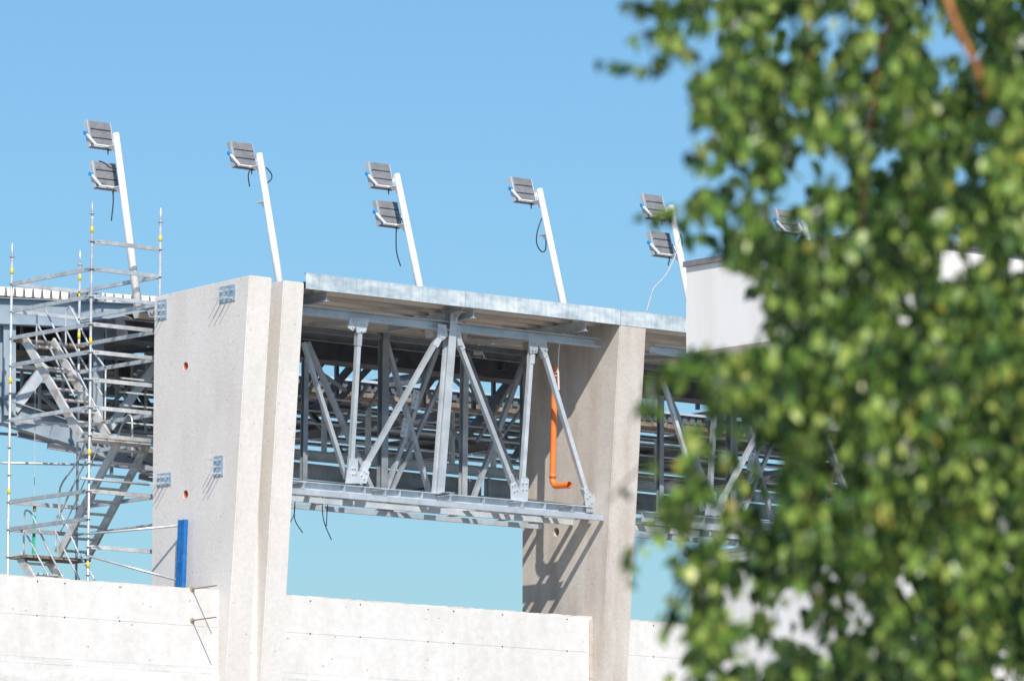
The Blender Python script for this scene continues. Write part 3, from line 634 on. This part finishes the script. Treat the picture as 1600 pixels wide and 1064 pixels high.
# ------------------------------------------------------------------ hanging orange drain pipe
XO = X2-.80
def pipe():
    root = thing('drain_pipe', at(864, 758, X=XO), 'orange plastic drain pipe with elbow hanging by a strap before the fin', 'drain pipe')
    top, bot = at(867, 573, X=XO), at(863.5, 745, X=XO); r = .058
    d = (bot-top).normalized(); bm = NB(); n = 20
    tube(bm, [top, bot], r, n, caps=False); tube(bm, [bot, top], r-.006, n, caps=False); obj('pipe', bm, M['orange'], root, True)
    bm = NB(); e0 = bot; e1 = at(865, 756, X=XO); e2 = at(872, 758.5, X=XO); e3 = at(884, 758, X=XO)
    e3 = V((e2.x+.02, e2.y-.30, e2.z-.01)); mid = V((e1.x, e1.y, e2.z))
    pts = [e0, e0+d*.07, V((e1.x+.002, e1.y-.03, e2.z+.02)), V((e1.x+.004, e1.y-.09, e2.z)), e3]
    tube(bm, curve(pts, 4), r, n, caps=False); tube(bm, curve(pts, 4)[::-1], r-.007, n, caps=False); obj('elbow', bm, M['orange'], root, True)
    for c0, c1 in ((bot-d*.06, bot+d*.02), (top, top+d*.03)):
        bm = NB(); tube(bm, [c0, c1], r+.007, n); 
        if c0 is top or c0 == top: bm.free(); continue
        obj('collar', bm, M['orange'], root, True)
    dd = (e3-pts[3]).normalized(); bm = NB(); tube(bm, [e3-dd*.05, e3], r+.006, n, caps=False); tube(bm, [e3, e3-dd*.05], r-.006, n, caps=False); obj('collar', bm, M['orange'], root, True)
    bm = NB(); tube(bm, [e3-dd*.10, e3-dd*.09], r-.008, n); obj('pipe_bore', bm, M['orange_in'], root)
    s0 = at(870, 582, X=XO-.07); bm = NB(); tube(bm, curve([at(880, 520, X=XO-.02), at(882, 532, X=XO-.02), at(874, 540, X=XO-.05), at(872, 575, X=XO-.07), s0], 5), .010, 6)
    bar(bm, at(861, 584, X=XO-.075), at(873, 580, X=XO-.075), .01, .02); bar(bm, at(861, 586, X=XO-.075), at(873, 587, X=XO-.075), .01, .02); bar(bm, at(872, 580, X=XO-.08), at(873, 609, X=XO-.08), .015, .03, (0, 1, 0))
    obj('strap', bm, M['white_tape'], root)
pipe()

# ------------------------------------------------------------------ loose cables
def cable(pts, label, name='hanging_cable', m='black', r=.009, f=None, group='loose cable ends below the platform'):
    bm = NB()
    for P in pts: tube(bm, curve([f(*p) for p in P], 5), r, 6)
    o = obj(name, bm, M[m], None, True); tag(o, label, 'cable', group)
f80 = lambda x, y: at(x, y, Y=80.2)
cable([[(462, 770), (460, 800), (462, 815), (473, 832)], [(461, 790), (459, 805), (453, 816)]], 'black cable end hanging below the platform right beside the fin', f=f80)
cable([[(504, 770), (504, 800), (508, 820), (518, 843)], [(513, 775), (511, 800), (510, 822)]], 'black cable end hanging free below the platform, away from the fin', f=f80)

# ------------------------------------------------------------------ floodlight masts
YM = 82.9
def mast(px, pt, pb, lamps, label, cables, stub=None, lean=.28):
    top = at(px, pt, Y=YM); base = V((top.x-.0, YM-.26*0, ZF1-.35))
    d = V((0, lean, 1)).normalized()                      # leans into the stand
    base = top-d*((top.z-base.z)/d.z)
    root = thing('floodlight_mast', base, label, 'floodlight mast', 'white floodlight masts along the roof edge')
    bm = NB(); tube(bm, [base, top], .078, 20, .062); 
    o = obj('pole', bm, M['white_paint'], root, True)
    for k in range(lamps): lamp(root, top-d*(.80*k), d, k)
    if stub is not None:
        c = top-d*stub; bm = NB(); box(bm, c+V((-.06, .05, -.005)), c+V((.06, .28, .005))); plate(bm, [c+V((0, .05, 0)), c+V((0, .22, 0)), c+V((0, .03, -.16))], (1, 0, 0), .01); obj('spare_bracket', bm, M['white_paint'], root)
    for P in cables:
        bm = NB(); tube(bm, curve([at(x, y, Y=YM-.1) for x, y in P], 5), .012, 6); obj('cable', bm, M['black'], root, True)
def lamp(root, c, d, k):
    # c: pole point level with the pivots; lamp sits beyond the pole (+Y) and is seen from behind
    a = R_(17+(c.x*7.3 % 5)-2.5); up = V((0, math.sin(a), math.cos(a))); nb = V((0, -math.cos(a), math.sin(a)))   # nb: back normal, towards the camera and up
    ce = c+V((-.02, .50, .03)); X = V((1, 0, 0)); w_, h = .52, .52; th = .07
    def B(bm, x0, x1, u0, u1, n0, n1):
        vs = [bm.verts.new(ce+X*x+up*u+nb*n_) for n_ in (n0, n1) for x, u in ((x0, u0), (x1, u0), (x1, u1), (x0, u1))]
        for f in ((3,2,1,0),(4,5,6,7),(0,1,5,4),(1,2,6,5),(2,3,7,6),(3,0,4,7)): bm.faces.new([vs[i] for i in f])
    bm = NB(); B(bm, -w_/2, w_/2, -h/2, h/2, -th/2, th/2); fixn(bm); bmesh.ops.bevel(bm, geom=bm.edges[:], offset=.012, segments=1, affect='EDGES')
    fl = obj('floodlight', bm, M['lamp'], root)
    bm = NB()                                            # cooling ribs in three rows
    for u0, u1 in ((.095, .245), (-.075, .065), (-.215, -.105)):
        for i in range(17):
            x = -.20+i*.0262; B(bm, x, x+.012, u0, u1, th/2, th/2+.035)
    fixn(bm); obj('cooling_ribs', bm, M['lamp'], fl, origin=V(root.location))
    bm = NB()
    for u in (.08, -.09): B(bm, -.20, .235, u-.013, u+.013, th/2, th/2+.012)
    fixn(bm); obj('slot', bm, M['lamp_gap'], fl, origin=V(root.location))
    bm = NB(); B(bm, -w_/2-.008, -w_/2+.012, -h/2, h/2, -th/2-.02, th/2+.012); B(bm, w_/2-.008, w_/2+.008, -h/2, h/2, -th/2-.02, th/2+.012); B(bm, -w_/2+.03, w_/2-.02, -h/2, -h/2+.03, -th/2-.02, th/2+.02); fixn(bm); obj('frame', bm, M['galv'], fl, origin=V(root.location))
    # yoke
    bm = NB(); cb = c+V((-.02, .26, -.20))
    pl, pr = ce+X*(-w_/2-.05)+nb*.02, ce+X*(w_/2+.05)+nb*.02
    bl, br = cb+X*(-w_/2+.02), cb+X*(w_/2-.02)
    bar(bm, pl, bl, .03, .035, (1, 0, 0)); bar(bm, pr, br, .03, .035, (1, 0, 0)); bar(bm, bl, br, .06, .02); bar(bm, bl-up*.0+V((0, .12, .1)), bl, .03, .02)
    obj('yoke', bm, M['white_paint'], fl, origin=V(root.location))
    bm = NB(); tube(bm, [pl+X*.03, pl-X*.035], .038, 12); obj('pivot_cap', bm, M['bluecap'], fl, origin=V(root.location))
    bm = NB(); tube(bm, [pr-X*.03, pr+X*.035], .035, 12); obj('pivot_bolt', bm, M['galv'], fl, origin=V(root.location))
    bm = NB(); b0 = cb+V((0, 0, -.02)); box(bm, V((c.x-.05, c.y+.02-d.y*.2, b0.z-.006)), V((c.x+.05, b0.y+.05, b0.z+.006)))
    plate(bm, [V((c.x, c.y+.0, b0.z)), V((c.x, b0.y-.03, b0.z)), V((c.x, c.y-.03, b0.z-.16))], (1, 0, 0), .01); obj('arm', bm, M['white_paint'], fl, origin=V(root.location))
    bm = NB(); g = ce-up*(h/2)+X*.16; tube(bm, [g+up*.02, g-V((0, 0, .10))], .018, 8, .010); obj('cable_gland', bm, M['black'], fl, origin=V(root.location))
mast(181, 209, 460, 2, 'floodlight mast with two lamps above the corner roof, behind the scaffold', [[(176, 297), (177, 315), (174, 345)], [(155, 252), (163, 255), (172, 262), (182, 264)]], lean=.23)
mast(405, 241, 436, 1, 'single lamp mast rising behind the twin concrete fins', [[(391, 264), (388, 275), (390, 292)], [(416, 262), (424, 272), (424, 280), (418, 286)]], stub=.95, lean=.265)
mast(620, 273, 443, 2, 'two lamp mast above the left part of the galvanised roof edge, cable dangling', [[(619, 358), (619, 385), (621, 400), (626, 416)], [(623, 350), (627, 343)]], lean=.32)
mast(843, 296, 469, 1, 'single lamp mast with a black cable loop round its pole', [[(853, 339), (846, 343), (839, 365), (839, 382), (846, 393), (852, 391), (853, 376), (850, 372)]], stub=.95, lean=.31)
mast(1048, 322, 490, 2, 'two lamp mast just left of the leaves with a grey cord running down from it', [[(1045, 408), (1044, 415)], [(1062, 366), (1066, 375), (1065, 386)]])
mast(1256, 345, 500, 1, 'lamp mast almost hidden behind the leaves', [])
cable([[(1062, 370), (1055, 400), (1040, 430), (1022, 450), (1015, 470), (1010, 488)], [(1008, 488), (1000, 498), (994, 500), (1002, 511), (1008, 503), (1010, 488)]], 'grey cord running from the lamp mast down to a loop on the fin top', name='loose_cord', m='cord', r=.011, f=lambda x, y: at(x, y, Y=78.9), group='loose cords')

# ------------------------------------------------------------------ white building glimpsed through the leaves
D0 = at(1072, 412, D=88); XB = D0.x
wb = thing('white_building', (XB+2, D0.y-3, 0), 'white rendered building with an open middle storey behind the tree leaves', 'building')
z1 = at(1072, 418, X=XB).z; z0 = at(1073, 552, X=XB).z; zb = at(1077, 870, X=XB).z
bm = NB(); box(bm, (XB, D0.y-4.2, z0), (XB+5, D0.y, z1)); obj('upper_storey', bm, M['render_white'], wb)
bm = NB(); box(bm, (XB-.05, D0.y-4.25, z1+.002), (XB+5.05, D0.y+.03, z1+.09)); obj('roof_coping', bm, M['cap_grey'], wb)
bm = NB(); box(bm, (XB+.02, D0.y-4.2, 0), (XB+5, D0.y-.03, zb)); obj('lower_storey', bm, M['render_white'], wb)
bm = NB(); box(bm, (XB-.03, D0.y-4.25, zb+.002), (XB+5.05, D0.y+.03, zb+.06)); obj('sill_coping', bm, M['cap_grey'], wb)
for y in (D0.y-2.6, D0.y-4.0):
    bm = NB(); box(bm, (XB+3.2, y-.12, zb+.06), (XB+3.5, y+.12, z0)); obj('column', bm, M['render_white'], wb)

# ------------------------------------------------------------------ weeping birch close to the camera
random.seed(5)
DT = 14.0
def fpt(px, py, d): return at(px, py, D=d)
trunk_base = fpt(2350, 600, 14.6); trunk_base.z = 0
tree = thing('birch_tree', trunk_base, 'weeping birch with bright green leaves hanging close to the viewer', 'tree')
bm = NB(); tpts = [trunk_base, trunk_base+V((.03, .02, 2)), trunk_base+V((-.05, .05, 4.2)), trunk_base+V((.0, .1, 6.6)), trunk_base+V((.05, .1, 8.6))]
tube(bm, curve(tpts, 5), .15, 14, .04); obj('trunk', bm, M['trunk'], tree, True)
crown = NB(); twigs = NB()
def leaf(p, tip, nrm, s):
    tip = tip.normalized(); side = tip.cross(nrm)
    if side.length < .05: side = tip.cross(V((1, .3, .1)))
    side.normalize(); n_ = side.cross(tip); f = random.uniform(.02, .22)
    L_ = s; W = s*random.uniform(.27, .37)
    P = [p, p+tip*L_*.28+side*W+n_*L_*f, p+tip*L_*.62+side*W*.72+n_*L_*f*.8, p+tip*L_, p+tip*L_*.62-side*W*.72+n_*L_*f*.8, p+tip*L_*.28-side*W+n_*L_*f]
    v = [crown.verts.new(q) for q in P]
    crown.faces.new((v[0], v[1], v[2], v[3])); crown.faces.new((v[0], v[3], v[4], v[5]))
EDGE = [(-2000, 1030), (0, 1040), (70, 1055), (120, 1085), (200, 1110), (255, 1085), (300, 1065), (370, 1070), (400, 1105), (415, 1190), (535, 1190), (548, 1050), (600, 1005), (650, 1012), (700, 1030), (740, 1052), (800, 1050), (850, 1075), (900, 1078), (1000, 1062), (1064, 1055), (2500, 1060)]
def edge(y):
    for (y0, x0), (y1, x1) in zip(EDGE, EDGE[1:]):
        if y0 <= y <= y1: return x0+(x1-x0)*(y-y0)/(y1-y0)
    return 1060
from mathutils import noise
def dens(x, y):
    e = edge(y)+45*noise.noise(V((x*.006, y*.022, 3)))
    if x < e: return 0
    n_ = noise.noise(V((x*.021, y*.009, 0)))+.6*noise.noise(V((x*.05, y*.024, 7)))   # ~ -0.8 .. 0.8
    if y < 420: th = -.12 if x < 1330 else -.30
    elif y < 540: th = -.55 if x > 1195 else .0
    elif y < 860: th = (-.25 if y < 640 else -.02) if x < 1230 else -.45
    else: th = -.20 if x < 1290 else (-.20 if x < 1430 else -.30)
    ramp = min(1, (x-e)/110)
    th += (1-ramp)*.08
    d = 1.0 if n_ > th else .05
    d *= .55+.45*ramp
    for cx, cy, rx, ry, v_ in HOLES:
        if ((x-cx)/rx)**2+((y-cy)/ry)**2 < 1+.5*noise.noise(V((x*.03, y*.03, 9))): d = min(d, v_)
    return d
HOLES = ((1245, 348, 24, 20, .03), (1250, 430, 40, 16, .25), (1490, 400, 20, 40, .02), (1230, 945, 45, 45, .05), (1150, 940, 25, 30, .06), (1190, 1010, 40, 30, .06), (1120, 1040, 25, 25, .06), (1110, 468, 66, 58, .01), (1180, 490, 30, 22, .02), (1255, 200, 20, 50, .03), (1290, 262, 50, 32, .04), (1320, 350, 30, 20, .04), (1215, 60, 20, 40, .04), (1300, 150, 22, 28, .04), (1390, 240, 30, 22, .05), (1480, 112, 12, 26, .03), (1500, 270, 14, 22, .05), (1205, 780, 18, 50, .03), (1040, 690, 42, 60, .04), (1160, 740, 36, 50, .10), (1110, 690, 30, 60, .15), (1060, 640, 25, 30, .1), (1150, 330, 22, 30, .05))
def strand(px, py, dpt, ln, sway, leafs=True, force=False, spacing=.032, tw=.0010, big=1.0, jit=.10, mask=None):
    p = fpt(px, py, dpt); pts = [p.copy()]; d = V((random.uniform(-sway, sway), random.uniform(-sway, sway), -1)).normalized(); s = 0
    while s < ln:
        d = (d+V((random.gauss(0, jit), random.gauss(0, jit), -.10))).normalized(); p = p+d*spacing; s += spacing; pts.append(p.copy())
    run = []
    for q in pts:
        x, y = proj(q); dq = dens(x, y)
        if (dq > .2 and (mask is None or clump(x, y) > mask(x, y))) or force: run.append(q)
        else:
            if len(run) > 2: tube(twigs, run, tw, 4)
            run = []
        if not force and random.random() > dq: continue
        if mask is not None and clump(x, y) < mask(x, y) and random.random() < .93: continue
        for _ in range(2):
            if random.random() < .85:
                t_ = V((random.gauss(0, .32), random.gauss(0, .32), -random.uniform(.4, 1.3)))
                nrm = V((random.gauss(0, 1), random.gauss(0, 1), random.gauss(.35, .7)))
                if nrm.length < .1: continue
                leaf(q+V((random.gauss(0, .014), random.gauss(0, .014), random.gauss(0, .008))), t_, nrm, big*random.uniform(.036, .062))
    if len(run) > 2: tube(twigs, run, tw, 4)
def clump(x, y): return noise.noise(V((x*.015+5, y*.0056+2, 4)))+.65*noise.noise(V((x*.036, y*.015, 8)))
def lit(x, y):                                           # how much near foliage hangs in front of the deep crown
    if y > 640 and x < 1420: return .10
    if x > 1480 and y < 300: return .12
    return -.04 if x < 1420 else .08
i = 0
while i < 1900:                                          # sprays of hanging twigs on the near side
    sx, sy = random.uniform(1000, 1720), random.uniform(-420, 1080)
    sd = 13.2+1.6*random.random()**1.2
    for k in range(random.choice((2, 3, 4))):
        strand(sx+random.gauss(0, 20), sy+random.gauss(0, 40), sd+random.gauss(0, .08), random.uniform(.22, .7), .14, spacing=.024, big=.78, jit=.05, mask=lit); i += 1
for i in range(420):
    strand(random.uniform(1000, 1720), random.uniform(-420, 1080), random.uniform(15.8, 17.6), random.uniform(.25, .75), .4, spacing=.036, big=1.1, tw=.0006)
for i in range(520):                                     # the rest of the crown, around and above the view
    strand(random.uniform(1600, 3300), random.uniform(-2200, 1700), random.uniform(12.8, 16.4), random.uniform(.3, .8), .45, spacing=.05)
for i in range(1200):                                    # added unseen upper crown, oversized leaves, to shade what hangs below
    strand(random.uniform(1130, 2500), random.uniform(-3300, -760), random.uniform(13.6, 17.0), random.uniform(.3, .8), .45, spacing=.05, big=1.6, force=True)
for i in range(700):                                     # the far side of the crown
    strand(random.uniform(1120, 1900), random.uniform(-700, 1120), random.uniform(16.5, 20), random.uniform(.3, .8), .4, spacing=.045, big=1.35, tw=.0006)
def sprig(pts, dpt, n=1.0, tw=.003):
    P = curve([fpt(x, y, dpt) for x, y in pts], 6); tube(twigs, P, tw, 5)
    for q in P:
        for _ in range(2):
            if random.random() < .8*n:
                leaf(q+V((random.gauss(0, .015), random.gauss(0, .015), 0)), V((random.gauss(0, .6), random.gauss(0, .6), -random.uniform(.3, 1.2))), V((random.gauss(0, 1), random.gauss(0, 1), random.gauss(.3, .6))), random.uniform(.032, .055))
sprig([(1075, 75), (1040, 95), (1000, 108), (950, 96)], 13.6, .75)
sprig([(1060, 20), (1030, 8), (1005, 12), (985, 0)], 13.6, .9)
sprig([(1060, 60), (1015, 50), (990, 62)], 13.9, .5)
sprig([(1090, 325), (1050, 328), (1015, 338)], 13.8, .8)
sprig([(1080, 660), (1040, 700), (985, 745), (958, 775)], 13.6, .28)
sprig([(1085, 740), (1040, 810), (1000, 845), (975, 900)], 13.5, .42)
sprig([(1095, 800), (1060, 870), (1055, 920), (1035, 985)], 13.7, .75)
sprig([(1060, 560), (1030, 590), (1010, 640)], 13.8, .9)
for _y in (880, 925, 970, 1015):
    sprig([(1100, _y-40), (1088, _y-15), (1080, _y+20)], 13.8, .8)
sprig([(1040, 600), (1005, 620), (985, 660)], 14.0, .35)
obj('crown', crown, M['leaf'], tree); obj('twig', twigs, M['twig'], tree, True)
for pts, dp, r0, r1 in (([(1425, -330), (1458, -90), (1480, 0), (1502, 55), (1527, 105)], 13.0, .010, .0075), ([(1527, 105), (1550, 180), (1600, 215), (1690, 420)], 13.9, .009, .006),
                    ([(2300, -900), (1900, -1100), (1425, -330)], 14.0, .04, .012), ([(2330, -200), (2000, -600), (1700, -380), (1640, 60)], 14.3, .045, .01), ([(1458, -90), (1380, 60), (1350, 300), (1340, 420)], 14.6, .008, .004), ([(1240, -400), (1262, 20), (1275, 160)], 14.6, .008, .004)):
    bm = NB(); tube(bm, curve([fpt(x, y, dp) for x, y in pts], 6), r0, 8, r1); obj('branch', bm, M['bark'], tree, True)
